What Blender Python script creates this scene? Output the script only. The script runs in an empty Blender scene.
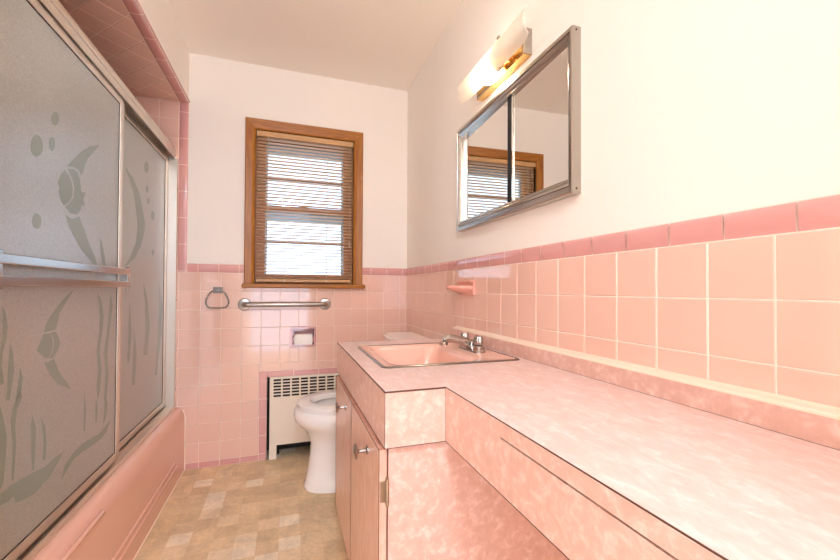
import bpy, bmesh, math, random
from mathutils import Vector, Matrix
random.seed(7)
S = bpy.context.scene
C = S.collection
PI = math.pi

# ------------------------------------------------------------------ room numbers (metres)
BY = 2.430      # tile face of the back wall
PB = 2.434      # plaster face of the back wall
RX = 0.778      # tile face of the right wall
PR = 0.782      # plaster face of the right wall
LX = -0.546     # face of the header and of the tub apron
ZC = 2.4014     # ceiling
ZB = 1.130      # top of the last full tile row
ZT = 1.181      # top of the cap tiles
ZH = 2.106      # soffit above the tub
AX = -1.31      # far wall of the tub alcove
AY = 0.93       # near end wall of the alcove
FY = -1.80      # where the room is cut off behind the camera
P = 0.1095      # tile pitch

FRONT_FILL = (1.6, 1.82, 2.22, 1)     # added fill light from the open end of the room behind the camera
SKY = (.9, 1.13, 1.42, 1)     # bright overcast daylight outside the window
FILL_DOME = 57.0                     # strength of the added, unseen ceiling lamp
EXPO = 1.16

# ------------------------------------------------------------------ materials
def lin(c):
    return tuple(((v/255)/12.92 if v/255 <= 0.04045 else ((v/255+0.055)/1.055)**2.4) for v in c) + (1,)

def mat(name, col, rough=0.5, metal=0.0, spec=0.5, coat=0.0, **kw):
    m = bpy.data.materials.new(name); m.use_nodes = True
    b = m.node_tree.nodes['Principled BSDF']
    b.inputs['Base Color'].default_value = lin(col)
    b.inputs['Roughness'].default_value = rough
    b.inputs['Metallic'].default_value = metal
    b.inputs['Specular IOR Level'].default_value = spec
    b.inputs['Coat Weight'].default_value = coat
    for k, v in kw.items(): b.inputs[k.replace('_', ' ')].default_value = v
    return m

def nodes(m): return m.node_tree.nodes, m.node_tree.links, m.node_tree.nodes['Principled BSDF']

def add_bump(m, scale, strength, dist=0.001, detail=3, coord='Object'):
    n, l, b = nodes(m)
    tc = n.new('ShaderNodeTexCoord'); t = n.new('ShaderNodeTexNoise'); bu = n.new('ShaderNodeBump')
    t.inputs['Scale'].default_value = scale; t.inputs['Detail'].default_value = detail
    bu.inputs['Strength'].default_value = strength; bu.inputs['Distance'].default_value = dist
    l.new(tc.outputs[coord], t.inputs['Vector']); l.new(t.outputs['Fac'], bu.inputs['Height'])
    l.new(bu.outputs['Normal'], b.inputs['Normal'])

def mottle(m, stops, scale=(1, 1, 1), noise=6.0, detail=6, distort=1.5, rough=0.6):
    """colour from a warped noise through a ramp"""
    n, l, b = nodes(m)
    tc = n.new('ShaderNodeTexCoord'); mp = n.new('ShaderNodeMapping'); t = n.new('ShaderNodeTexNoise'); r = n.new('ShaderNodeValToRGB')
    mp.inputs['Scale'].default_value = scale
    t.inputs['Scale'].default_value = noise; t.inputs['Detail'].default_value = detail
    t.inputs['Roughness'].default_value = rough; t.inputs['Distortion'].default_value = distort
    e = r.color_ramp.elements
    e[0].position, e[0].color = stops[0][0], lin(stops[0][1])
    e[1].position, e[1].color = stops[-1][0], lin(stops[-1][1])
    for p_, c_ in stops[1:-1]:
        q = e.new(p_); q.color = lin(c_)
    l.new(tc.outputs['Object'], mp.inputs['Vector']); l.new(mp.outputs['Vector'], t.inputs['Vector'])
    l.new(t.outputs['Fac'], r.inputs['Fac']); l.new(r.outputs['Color'], b.inputs['Base Color'])
    return r

def tile_mat(name, c0, c1, rough):
    m = mat(name, c0, rough, spec=1.0)
    n, l, b = nodes(m)
    a = n.new('ShaderNodeAttribute'); a.attribute_name = 'tv'
    mx = n.new('ShaderNodeMix'); mx.data_type = 'RGBA'
    mx.inputs[6].default_value = lin(c0); mx.inputs[7].default_value = lin(c1)
    l.new(a.outputs['Fac'], mx.inputs[0]); l.new(mx.outputs[2], b.inputs['Base Color'])
    add_bump(m, 9, 0.03, 0.004, 0)
    return m

M = {}
M['plaster'] = mat('cream_plaster', (249, 242, 233), 0.85, spec=0.2); add_bump(M['plaster'], 90, 0.25, 0.002, 4)
M['ceil'] = mat('ceiling_plaster', (249, 242, 233), 0.9, spec=0.2); add_bump(M['ceil'], 60, 0.2, 0.002, 4)
M['tile'] = tile_mat('pink_wall_tile', (240, 200, 182), (238, 197, 179), 0.06)
M['cap'] = tile_mat('rose_cap_tile', (226, 168, 163), (223, 163, 158), 0.06)
M['grout'] = mat('cream_grout', (250, 232, 218), 0.8)
M['caulk'] = mat('cream_caulk', (250, 228, 206), 0.5)
M['tub'] = mat('pink_enamel', (238, 188, 168), 0.16, coat=0.3)
M['sink'] = mat('pink_sink_enamel', (241, 192, 173), 0.12, coat=0.3)
M['lam'] = mat('mottled_pink_laminate', (235, 185, 165), 0.32)
mottle(M['lam'], [(0.36, (219, 175, 159)), (0.5, (225, 183, 168)), (0.6, (234, 199, 186)), (0.72, (244, 217, 207))], (1, 1, 1), 42, 8, .4, .66)
M['lamv'] = mat('mottled_pink_laminate_door', (235, 185, 165), 0.22)
mottle(M['lamv'], [(0.36, (222, 172, 152)), (0.52, (228, 180, 160)), (0.66, (236, 194, 176))], (1.5, 3, .5), 26, 7, .8)
M['lamt'] = mat('mottled_pink_laminate_top', (245, 215, 205), 0.34)
mottle(M['lamt'], [(0.36, (225, 192, 183)), (0.5, (230, 200, 192)), (0.62, (237, 214, 208)), (0.74, (243, 225, 220))], (1.5, .8, 1), 34, 8, .4, .68)
M['seam'] = mat('dark_laminate_edge', (96, 62, 48), 0.5)
M['wood'] = mat('honey_wood', (170, 98, 42), 0.38)
mottle(M['wood'], [(0.3, (152, 88, 18)), (0.5, (168, 103, 25)), (0.7, (186, 121, 38))], (9, 9, .8), 5, 6, 2.0)
M['woodh'] = mat('honey_wood_across', (170, 98, 42), 0.38)
mottle(M['woodh'], [(0.3, (152, 88, 18)), (0.5, (168, 103, 25)), (0.7, (186, 121, 38))], (.8, 9, 9), 5, 6, 2.0)
M['sash'] = mat('dark_brown_sash_wood', (172, 116, 70), 0.45)
M['slat'] = mat('brown_blind_slat', (240, 206, 166), 0.35)
M['rail'] = mat('tan_blind_rail', (206, 160, 108), 0.4)
M['cord'] = mat('pale_cord', (215, 200, 180), 0.8)
M['chrome'] = mat('polished_chrome', (186, 180, 174), 0.2, 1.0)
M['dchrome'] = mat('dull_chrome', (140, 134, 128), 0.22, 1.0)
M['satin'] = mat('satin_chrome', (186, 180, 172), 0.2, 1.0)
M['steel'] = mat('brushed_steel', (176, 168, 160), 0.32, 1.0)
M['nickel'] = mat('worn_nickel', (176, 160, 142), 0.32, 1.0)
M['alu'] = mat('satin_aluminium', (226, 217, 205), 0.4, 1.0)
M['brass'] = mat('polished_brass', (226, 186, 120), 0.18, 1.0)
M['dark'] = mat('dark_gap', (26, 20, 18), 0.8)
M['rust_shade'] = mat('dusty_metal_and_shade', (48, 38, 31), 0.8)
M['mirror'] = mat('mirror_silver', (236, 234, 228), 0.0, 1.0)
M['porc'] = mat('white_porcelain', (250, 248, 245), 0.1, coat=0.3)
M['seatp'] = mat('white_seat_plastic', (250, 248, 245), 0.25)
M['paint'] = mat('cream_radiator_paint', (244, 232, 214), 0.4)
M['paper'] = mat('white_tissue', (250, 244, 238), 0.95, spec=0.1)
M['storm'] = mat('pale_grey_storm_frame', (190, 205, 212), 0.5)

def floor_mat():
    m = mat('mottled_vinyl_floor', (200, 160, 112), 0.42)
    n, l, b = nodes(m)
    tc = n.new('ShaderNodeTexCoord'); mp = n.new('ShaderNodeMapping')
    mp.inputs['Location'].default_value = (0.109/0.0865, -0.0005, 0)
    mp.inputs['Scale'].default_value = (1/0.0865, 1/0.0785, 1)
    l.new(tc.outputs['Object'], mp.inputs['Vector'])
    fl = n.new('ShaderNodeVectorMath'); fl.operation = 'FLOOR'; l.new(mp.outputs['Vector'], fl.inputs[0])
    fr = n.new('ShaderNodeVectorMath'); fr.operation = 'FRACTION'; l.new(mp.outputs['Vector'], fr.inputs[0])
    wn = n.new('ShaderNodeTexWhiteNoise'); wn.noise_dimensions = '2D'; l.new(fl.outputs[0], wn.inputs['Vector'])
    r = n.new('ShaderNodeValToRGB'); r.color_ramp.interpolation = 'LINEAR'
    e = r.color_ramp.elements
    e[0].position, e[0].color = 0.0, lin((224, 198, 156)); e[1].position, e[1].color = 1.0, lin((252, 238, 212))
    for p_, c_ in ((0.4, (232, 207, 166)), (0.8, (238, 214, 175)), (0.87, (242, 220, 184)), (0.91, (250, 235, 208))):
        q = e.new(p_); q.color = lin(c_)
    l.new(wn.outputs['Value'], r.inputs['Fac'])
    t1 = n.new('ShaderNodeTexNoise'); t1.inputs['Scale'].default_value = 55; t1.inputs['Detail'].default_value = 6; t1.inputs['Roughness'].default_value = .7
    t2 = n.new('ShaderNodeTexNoise'); t2.inputs['Scale'].default_value = 7; t2.inputs['Detail'].default_value = 5; t2.inputs['Distortion'].default_value = 1.2
    l.new(tc.outputs['Object'], t1.inputs['Vector']); l.new(tc.outputs['Object'], t2.inputs['Vector'])
    ad = n.new('ShaderNodeMath'); ad.operation = 'ADD'; l.new(t1.outputs['Fac'], ad.inputs[0]); l.new(t2.outputs['Fac'], ad.inputs[1])
    mr = n.new('ShaderNodeMapRange'); mr.inputs['From Min'].default_value = 0.7; mr.inputs['From Max'].default_value = 1.35
    mr.inputs['To Min'].default_value = 0.74; mr.inputs['To Max'].default_value = 1.14
    l.new(ad.outputs[0], mr.inputs['Value'])
    # thin seams
    sx = n.new('ShaderNodeSeparateXYZ'); l.new(fr.outputs[0], sx.inputs[0])
    def edge(o, w):
        a = n.new('ShaderNodeMath'); a.operation = 'COMPARE'; a.inputs[1].default_value = 0.0; a.inputs[2].default_value = w
        l.new(o, a.inputs[0]); return a.outputs[0]
    mxm = n.new('ShaderNodeMath'); mxm.operation = 'MAXIMUM'
    l.new(edge(sx.outputs[0], 0.022), mxm.inputs[0]); l.new(edge(sx.outputs[1], 0.02), mxm.inputs[1])
    mm = n.new('ShaderNodeMix'); mm.data_type = 'RGBA'; mm.blend_type = 'MULTIPLY'; mm.inputs[0].default_value = 1
    l.new(r.outputs['Color'], mm.inputs[6]); l.new(mr.outputs[0], mm.inputs[7])
    m2 = n.new('ShaderNodeMix'); m2.data_type = 'RGBA'; l.new(mm.outputs[2], m2.inputs[6]); m2.inputs[7].default_value = lin((214, 178, 132))
    sc = n.new('ShaderNodeMath'); sc.operation = 'MULTIPLY'; sc.inputs[1].default_value = 0.45; l.new(mxm.outputs[0], sc.inputs[0])
    l.new(sc.outputs[0], m2.inputs[0]); l.new(m2.outputs[2], b.inputs['Base Color'])
    return m
M['floor'] = floor_mat()

def pane_mat(name, tint, gloss_ior=1.45):
    m = bpy.data.materials.new(name); m.use_nodes = True
    n, l = m.node_tree.nodes, m.node_tree.links; n.clear()
    o = n.new('ShaderNodeOutputMaterial'); t = n.new('ShaderNodeBsdfTransparent'); g = n.new('ShaderNodeBsdfGlossy'); f = n.new('ShaderNodeFresnel'); x = n.new('ShaderNodeMixShader')
    t.inputs['Color'].default_value = lin(tint); g.inputs['Roughness'].default_value = 0.02; f.inputs['IOR'].default_value = gloss_ior
    l.new(f.outputs[0], x.inputs[0]); l.new(t.outputs[0], x.inputs[1]); l.new(g.outputs[0], x.inputs[2]); l.new(x.outputs[0], o.inputs[0])
    return m
M['pane'] = pane_mat('window_glass', (245, 250, 252))

def obscure(name, col, rough, bump, tcol, mixf, ior=4.2):
    """pebbled shower glass: rough refraction, a little diffuse body, a soft sheen"""
    m = mat(name, col, rough, spec=0.5)
    n, l, b = nodes(m)
    b.inputs['Transmission Weight'].default_value = 1.0
    b.inputs['IOR'].default_value = 1.3
    tr = n.new('ShaderNodeBsdfTranslucent'); tr.inputs['Color'].default_value = lin(tcol)
    df = n.new('ShaderNodeBsdfDiffuse'); df.inputs['Color'].default_value = lin(tcol)
    md = n.new('ShaderNodeMixShader'); md.inputs[0].default_value = 0.65; l.new(tr.outputs[0], md.inputs[1]); l.new(df.outputs[0], md.inputs[2])
    mx = n.new('ShaderNodeMixShader'); mx.inputs[0].default_value = mixf
    gl = n.new('ShaderNodeBsdfGlossy'); gl.inputs['Roughness'].default_value = 0.34; gl.inputs['Color'].default_value = (.95, .98, 1, 1)
    fr = n.new('ShaderNodeFresnel'); fr.inputs['IOR'].default_value = ior
    mg = n.new('ShaderNodeMixShader')
    out = n['Material Output']
    l.new(b.outputs[0], mx.inputs[1]); l.new(md.outputs[0], mx.inputs[2])
    l.new(fr.outputs[0], mg.inputs[0]); l.new(mx.outputs[0], mg.inputs[1]); l.new(gl.outputs[0], mg.inputs[2])
    l.new(mg.outputs[0], out.inputs[0])
    if bump:
        tc = n.new('ShaderNodeTexCoord'); t = n.new('ShaderNodeTexNoise'); bu = n.new('ShaderNodeBump')
        t.inputs['Scale'].default_value = 280; t.inputs['Detail'].default_value = 2
        bu.inputs['Strength'].default_value = bump; bu.inputs['Distance'].default_value = 0.002
        l.new(tc.outputs['Object'], t.inputs['Vector']); l.new(t.outputs['Fac'], bu.inputs['Height'])
        for q in (b, df): l.new(bu.outputs['Normal'], q.inputs['Normal'])
        cr = n.new('ShaderNodeValToRGB'); e = cr.color_ramp.elements       # uneven glint of the pebbles, put into the sheen colour
        e[0].position, e[0].color = .36, (.68, .71, .74, 1); e[1].position, e[1].color = .64, (1, 1, 1, 1)
        l.new(t.outputs['Fac'], cr.inputs['Fac']); l.new(cr.outputs['Color'], gl.inputs['Color'])
    return m
M['frost'] = obscure('pebbled_shower_glass', (252, 250, 246), 0.4, 0.22, (216, 224, 218), 0.72)
M['etch'] = obscure('etched_shower_glass', (228, 234, 226), 0.55, 0.0, (178, 194, 184), 0.92, 1.5)

def shade_mat():
    m = bpy.data.materials.new('frosted_lamp_glass'); m.use_nodes = True
    n, l = m.node_tree.nodes, m.node_tree.links; n.clear()
    o = n.new('ShaderNodeOutputMaterial'); t = n.new('ShaderNodeBsdfTransparent'); d = n.new('ShaderNodeBsdfTranslucent'); f = n.new('ShaderNodeBsdfDiffuse')
    a = n.new('ShaderNodeMixShader'); c = n.new('ShaderNodeMixShader')
    t.inputs['Color'].default_value = (1, .98, .94, 1); d.inputs['Color'].default_value = (.95, .92, .86, 1); f.inputs['Color'].default_value = (.95, .92, .86, 1)
    a.inputs[0].default_value = 0.5; c.inputs[0].default_value = 0.52
    l.new(d.outputs[0], a.inputs[1]); l.new(f.outputs[0], a.inputs[2])
    l.new(t.outputs[0], c.inputs[1]); l.new(a.outputs[0], c.inputs[2]); l.new(c.outputs[0], o.inputs[0])
    return m
M['shade'] = shade_mat()

def emit(name, col, st):
    m = mat(name, (255, 250, 240), 0.3)
    b = m.node_tree.nodes['Principled BSDF']
    b.inputs['Emission Color'].default_value = lin(col); b.inputs['Emission Strength'].default_value = st
    return m
M['bulb'] = emit('lit_bulb', (255, 242, 224), 18.0)
M['dome'] = emit('added_opal_dome', (232, 242, 255), FILL_DOME)
M['bulboff'] = mat('unlit_bulb_glass', (245, 240, 230), 0.15)

# ------------------------------------------------------------------ mesh helpers
def link(name, bm, m, parent=None, smooth=False, mats=None):
    me = bpy.data.meshes.new(name)
    bm.normal_update()
    bm.to_mesh(me); bm.free()
    for q in (mats or [m]): me.materials.append(q)
    if smooth:
        for p_ in me.polygons: p_.use_smooth = True
        try: me.set_sharp_from_angle(angle=math.radians(smooth if smooth is not True else 40))
        except Exception: pass
    o = bpy.data.objects.new(name, me); C.objects.link(o)
    if parent:
        o.parent = parent
        o.matrix_parent_inverse = Matrix.Translation(-parent.location)
    return o

def NB(): return bmesh.new()

def merge(bm, b2):
    me = bpy.data.meshes.new('tmp'); b2.to_mesh(me); b2.free(); bm.from_mesh(me); bpy.data.meshes.remove(me)

def box(bm, x0, x1, y0, y1, z0, z1, bev=0.0, seg=2):
    b2 = NB(); bmesh.ops.create_cube(b2, size=1)
    for v in b2.verts: v.co = Vector(((x0+x1)/2+v.co.x*(x1-x0), (y0+y1)/2+v.co.y*(y1-y0), (z0+z1)/2+v.co.z*(z1-z0)))
    if bev: bmesh.ops.bevel(b2, geom=b2.edges[:], offset=bev, segments=seg, profile=0.5, affect='EDGES')
    merge(bm, b2)

def prism(bm, pts, axis, a0, a1):
    """closed outline extruded; axis 'x': pts=(y,z); 'y': pts=(x,z); 'z': pts=(x,y)"""
    def at(p_, a):
        return {'x': (a, p_[0], p_[1]), 'y': (p_[0], a, p_[1]), 'z': (p_[0], p_[1], a)}[axis]
    v0 = [bm.verts.new(at(p_, a0)) for p_ in pts]; v1 = [bm.verts.new(at(p_, a1)) for p_ in pts]
    n = len(pts); fs = [bm.faces.new(v0), bm.faces.new(v1[::-1])]
    for i in range(n): fs.append(bm.faces.new((v0[i], v1[i], v1[(i+1) % n], v0[(i+1) % n])))
    bmesh.ops.recalc_face_normals(bm, faces=fs)

def loft(bm, rings, cap0=True, cap1=True, closed=True):
    vs = [[bm.verts.new(p_) for p_ in r] for r in rings]; fs = []
    for a, b in zip(vs, vs[1:]):
        n = len(a)
        for i in range(n if closed else n-1): fs.append(bm.faces.new((a[i], a[(i+1) % n], b[(i+1) % n], b[i])))
    if cap0: fs.append(bm.faces.new(vs[0][::-1]))
    if cap1: fs.append(bm.faces.new(vs[-1]))
    bmesh.ops.recalc_face_normals(bm, faces=fs)

def frame_of(d):
    d = Vector(d).normalized()
    a = Vector((0, 0, 1)) if abs(d.z) < 0.9 else Vector((1, 0, 0))
    u = d.cross(a).normalized(); return u, d.cross(u).normalized()

def tube(bm, pts, r, n=12, closed=False, caps=True):
    pts = [Vector(p_) for p_ in pts]; rings = []
    rr = r if isinstance(r, (list, tuple)) else [r]*len(pts)
    for i, p_ in enumerate(pts):
        a = pts[i-1] if (i > 0 or closed) else p_; b = pts[(i+1) % len(pts)] if (i < len(pts)-1 or closed) else p_
        u, v = frame_of(b-a)
        if rings:   # keep frames from flipping
            pass
        rings.append([p_ + u*rr[i]*math.cos(2*PI*k/n) + v*rr[i]*math.sin(2*PI*k/n) for k in range(n)])
    if closed: rings.append(rings[0]); loft(bm, rings, False, False); bmesh.ops.remove_doubles(bm, verts=bm.verts[:], dist=1e-6)
    else: loft(bm, rings, caps, caps)

def lathe(bm, base, axis, prof, n=24):
    """prof: list of (radius, height along axis)"""
    u, v = frame_of(axis); d = Vector(axis).normalized(); base = Vector(base)
    rings = [[base + d*h + u*max(r, 1e-5)*math.cos(2*PI*k/n) + v*max(r, 1e-5)*math.sin(2*PI*k/n) for k in range(n)] for r, h in prof]
    loft(bm, rings)

def plate(bm, a, b, holes, P3, t):
    """plate with rectangular holes; a,b sorted edge lists, holes=set of (i,j); P3(a,b,n) -> point, n in 0..t"""
    vf, vb = {}, {}
    def gv(dct, i, j, n):
        if (i, j) not in dct: dct[(i, j)] = bm.verts.new(P3(a[i], b[j], n))
        return dct[(i, j)]
    na, nb = len(a)-1, len(b)-1; fs = []
    solid = lambda i, j: 0 <= i < na and 0 <= j < nb and (i, j) not in holes
    for i in range(na):
        for j in range(nb):
            if not solid(i, j): continue
            q = [(i, j), (i+1, j), (i+1, j+1), (i, j+1)]
            fs.append(bm.faces.new([gv(vf, *k, 0) for k in q])); fs.append(bm.faces.new([gv(vb, *k, t) for k in q[::-1]]))
            for (di, dj), (k0, k1) in {(0, -1): (0, 1), (1, 0): (1, 2), (0, 1): (2, 3), (-1, 0): (3, 0)}.items():
                if not solid(i+di, j+dj):
                    fs.append(bm.faces.new((gv(vf, *q[k1], 0), gv(vf, *q[k0], 0), gv(vb, *q[k0], t), gv(vb, *q[k1], t))))
    bmesh.ops.recalc_face_normals(bm, faces=fs)

def lines(lo, hi, ref, pitch=P):
    """tile line positions between lo and hi on a grid through ref"""
    k = math.ceil((lo-ref)/pitch + 1e-6); out = [lo]
    while ref + k*pitch < hi - 1e-6:
        q = ref + k*pitch
        if q - out[-1] > 0.004: out.append(q)
        k += 1
    if hi - out[-1] < 0.004 and len(out) > 1: out.pop()
    return out + [hi]

def cut(r, h):
    u0, u1, v0, v1 = r; a0, a1, b0, b1 = h
    if a0 >= u1 or a1 <= u0 or b0 >= v1 or b1 <= v0: return [r]
    out = []
    if a0 > u0: out.append((u0, a0, v0, v1))
    if a1 < u1: out.append((a1, u1, v0, v1))
    m0, m1 = max(u0, a0), min(u1, a1)
    if b0 > v0: out.append((m0, m1, v0, b0))
    if b1 < v1: out.append((m0, m1, b1, v1))
    return out

def tile_field(name, ul, vl, P3, holes=(), parent=None, tm='tile', g=0.0012, h=0.0042, cap=None):
    """P3(u,v,n): n=0 is the plaster face, h the tile face; cap='v' rounds the high-v edge, 'u'.. the high-u edge"""
    bm = NB(); lay = bm.loops.layers.color.new('tv')
    def face(ps, mi, c):
        f = bm.faces.new([bm.verts.new(P3(*p_)) for p_ in ps]); f.material_index = mi
        for lp in f.loops: lp[lay] = (c, c, c, 1)
        return f
    sgn = None
    for i in range(len(ul)-1):
        for j in range(len(vl)-1):
            rs = [(ul[i], ul[i+1], vl[j], vl[j+1])]
            for hh in holes: rs = [q for r in rs for q in cut(r, hh)]
            c = random.random()
            for u0, u1, v0, v1 in rs:
                if u1-u0 < 0.006 or v1-v0 < 0.006: continue
                face([(u0, v0, h*.62), (u1, v0, h*.62), (u1, v1, h*.62), (u0, v1, h*.62)], 1, 0)
                a0, a1, b0, b1 = u0+g, u1-g, v0+g, v1-g; bv = 0.0016
                if cap is None:
                    o = [(a0, b0), (a1, b0), (a1, b1), (a0, b1)]; q = [(a0+bv, b0+bv), (a1-bv, b0+bv), (a1-bv, b1-bv), (a0+bv, b1-bv)]
                    face([(x, y, h) for x, y in q], 0, c)
                    for k in range(4):
                        k2 = (k+1) % 4
                        face([(o[k][0], o[k][1], h*.62), (o[k2][0], o[k2][1], h*.62), (q[k2][0], q[k2][1], h), (q[k][0], q[k][1], h)], 0, c)
                else:
                    w = (b1-b0) if cap == 'v' else (a1-a0)
                    pr = [(0, h*.62), (bv, h), (w*.62, h*1.5), (w*.8, h*1.55), (w*.92, h*1.25), (w*.985, h*.7), (w, 0)]
                    for (s0, n0), (s1, n1) in zip(pr, pr[1:]):
                        if cap == 'v': f = face([(a0, b0+s0, n0), (a1, b0+s0, n0), (a1, b0+s1, n1), (a0, b0+s1, n1)], 0, c)
                        else: f = face([(a0+s0, b0, n0), (a0+s0, b1, n0), (a0+s1, b1, n1), (a0+s1, b0, n1)], 0, c)
                        f.smooth = True
    # make every face look outwards (towards +n)
    o0 = Vector(P3(0, 0, 0)); nn = Vector(P3(0, 0, 1)) - o0
    bm.normal_update()
    for f in bm.faces:
        if f.normal.dot(nn) < 0: f.normal_flip()
    bmesh.ops.remove_doubles(bm, verts=bm.verts[:], dist=1e-5)
    return link(name, bm, None, parent, mats=[M[tm], M['grout']])

def tag(o, label, cat, group=None):
    o['label'] = label; o['category'] = cat
    if group: o['group'] = group
    return o
def thing(name, label, cat, loc=(0, 0, 0), group=None):
    o = bpy.data.objects.new(name, None); C.objects.link(o); o.location = loc; o.empty_display_size = 0.05
    return tag(o, label, cat, group)
def struct(o): o['kind'] = 'structure'; return o

# ------------------------------------------------------------------ the room shell
def shell():
    bm = NB(); box(bm, AX-.1, PR+.1, FY, PB+.15, -0.08, 0.0)
    struct(tag(link('floor', bm, M['floor']), 'tan mottled vinyl floor of small squares', 'floor'))
    bm = NB(); box(bm, AX-.1, PR+.1, FY, PB+.15, ZC, ZC+.08)
    struct(tag(link('ceiling', bm, M['ceil']), 'plain cream painted ceiling', 'ceiling'))
    # right wall
    bm = NB(); box(bm, PR, PR+.1, FY, PB+.15, 0, ZC)
    wr = struct(tag(link('wall_right', bm, M['plaster']), 'cream right wall with pink tile wainscot', 'wall'))
    R3 = lambda u, v, n: (PR-n, u, v)
    tile_field('tile_field', lines(FY, BY, .51, .105), [0]+[ZB-P*k for k in range(10, -1, -1)], R3, parent=wr)
    tile_field('cap_tiles', lines(FY, BY, .481, .1055), [ZB, ZT], R3, parent=wr, tm='cap', cap='v')
    # back wall
    B3 = lambda a, b, n: (a, PB+n, b)
    xs = [AX-.1, -.185, NX0, .036, .168, .412, NX1, PR+.1]; zs = [0, NZ, .689, .787, 1.068, 2.004, ZC]
    holes = {(2, 0), (3, 0), (4, 0), (5, 0), (3, 2), (1, 4), (2, 4), (3, 4), (4, 4)}
    bm = NB(); plate(bm, xs, zs, holes, B3, .15)
    wb = struct(tag(link('wall_back', bm, M['plaster']), 'cream back wall with pink tile wainscot and window', 'wall'))
    T3 = lambda u, v, n: (u, PB-n, v)
    ref = .0735
    vl = [.036]+[ZB-P*k for k in range(9, -1, -1)]
    hs = [(-.236, .464, 1.05, 2.06), (-.153, NX1+.05, 0, .534), (.023, .181, .676, .80)]
    tile_field('tile_field', lines(AX+.004, RX, ref), vl, T3, hs, wb)
    tile_field('tile_field', lines(AX+.004, -.594, ref), lines(ZB, ZH, ZB), T3, parent=wb)
    tile_field('cap_tiles', lines(-.545, -.236, -.489), [ZB, ZT], T3, parent=wb, tm='cap', cap='v')
    tile_field('cap_tiles', lines(.464, RX, .53), [ZB, ZT], T3, parent=wb, tm='cap', cap='v')
    tile_field('cap_tiles', [-.594, -.545], lines(ZB, ZH, 1.29, .152), T3, parent=wb, tm='cap', cap='u')
    tile_field('cap_tiles', [-.153, NX0], lines(.0, .534, .04), T3, parent=wb, tm='cap')
    tile_field('cap_tiles', lines(NX0, NX1+.05, .046, .152), [NZ-.006, .534], T3, parent=wb, tm='cap')
    bs = tile_field('baseboard_back', lines(LX, -.153, ref), [0.0, .036], T3, tm='cap')
    struct(tag(bs, 'rose tile base along the back wall', 'baseboard'))
    # recess behind the radiator cover
    bm = NB()
    d = .13
    box(bm, NX0, NX1, PB+d, PB+d+.02, 0, NZ); box(bm, NX0-.01, NX0, PB, PB+d, 0, NZ); box(bm, NX1, NX1+.01, PB, PB+d, 0, NZ); box(bm, NX0, NX1, PB, PB+d, NZ, NZ+.01)
    link('radiator_recess', bm, M['rust_shade'], wb)  # recess lining coloured dark, the shade behind the grille put into it
    # left: header above the tub, alcove walls, wall towards the camera
    bm = NB(); box(bm, AX-.1, LX, AY, BY+.004, ZH+.004, ZC)
    wl = struct(tag(link('wall_header', bm, M['plaster']), 'cream header wall above the tub with tiled soffit', 'wall'))
    bm = NB(); box(bm, AX-.1, LX-.004, AY-.1, AY, 0, ZC)
    wf = struct(tag(link('wall_front', bm, M['plaster']), 'near end wall of the tub alcove', 'wall'))
    bm = NB(); box(bm, LX-.104, LX-.004, FY, AY-.1, 0, ZC)
    struct(tag(link('wall_left', bm, M['plaster']), 'plain cream left wall before the tub', 'wall'))
    bm = NB(); box(bm, AX-.1, AX, AY, PB, 0, ZH+.004)
    wa = struct(tag(link('wall_alcove', bm, M['plaster']), 'tiled long wall behind the bathtub', 'wall'))
    q2 = math.sqrt(2)      # the soffit tiles lie diagonally
    so = tile_field('tile_field', lines(-.30, 1.34, 8.25*P), lines(-2.68, -1.05, -17.17*P), lambda u, v, n: ((u+v)/q2, (u-v)/q2, ZH+.004-n), parent=wl)
    bm = NB(); bm.from_mesh(so.data)
    for co_, no in (((AX, 0, 0), (-1, 0, 0)), ((-.594, 0, 0), (1, 0, 0)), ((0, AY, 0), (0, -1, 0)), ((0, BY, 0), (0, 1, 0))):
        bmesh.ops.bisect_plane(bm, geom=bm.verts[:]+bm.edges[:]+bm.faces[:], plane_co=co_, plane_no=no, clear_outer=True)
    bm.to_mesh(so.data); bm.free()
    tile_field('cap_tiles', [-.594, LX], lines(AY, BY, 1.70, .152), lambda u, v, n: (u, v, ZH+.004-n), parent=wl, tm='cap', cap='u')
    tile_field('cap_edge', lines(AY, BY, 1.70, .152), [ZH, ZH+.012], lambda u, v, n: (LX+n, u, v), parent=wl, tm='cap', cap='v')
    tile_field('tile_field', lines(AY, BY, BY-.06), [.34]+lines(ZB-P*7, ZH, ZB)[0:], lambda u, v, n: (AX+n, u, v), parent=wa)
    tile_field('tile_field', lines(AX, -.56, ref), [.34]+lines(ZB-P*7, ZH, ZB)[0:], lambda u, v, n: (u, AY+n, v), parent=wf)
    bm = NB(); box(bm, .30, PR+.1, -.47, -.37, 0, ZC)  # wall added out of view to keep light off the knee space
    struct(tag(link('wall_light_block', bm, M['plaster']), 'added unseen wall at the end of the counter, blocking light', 'wall'))
    # pale sealant where the two long walls meet
    bm = NB(); box(bm, RX-.003, RX+.004, BY-.003, BY+.004, .0, ZB)
    link('corner_grout', bm, M['grout'], wb)
NX0, NX1, NZ = -.108, .56, .503
shell()

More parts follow.
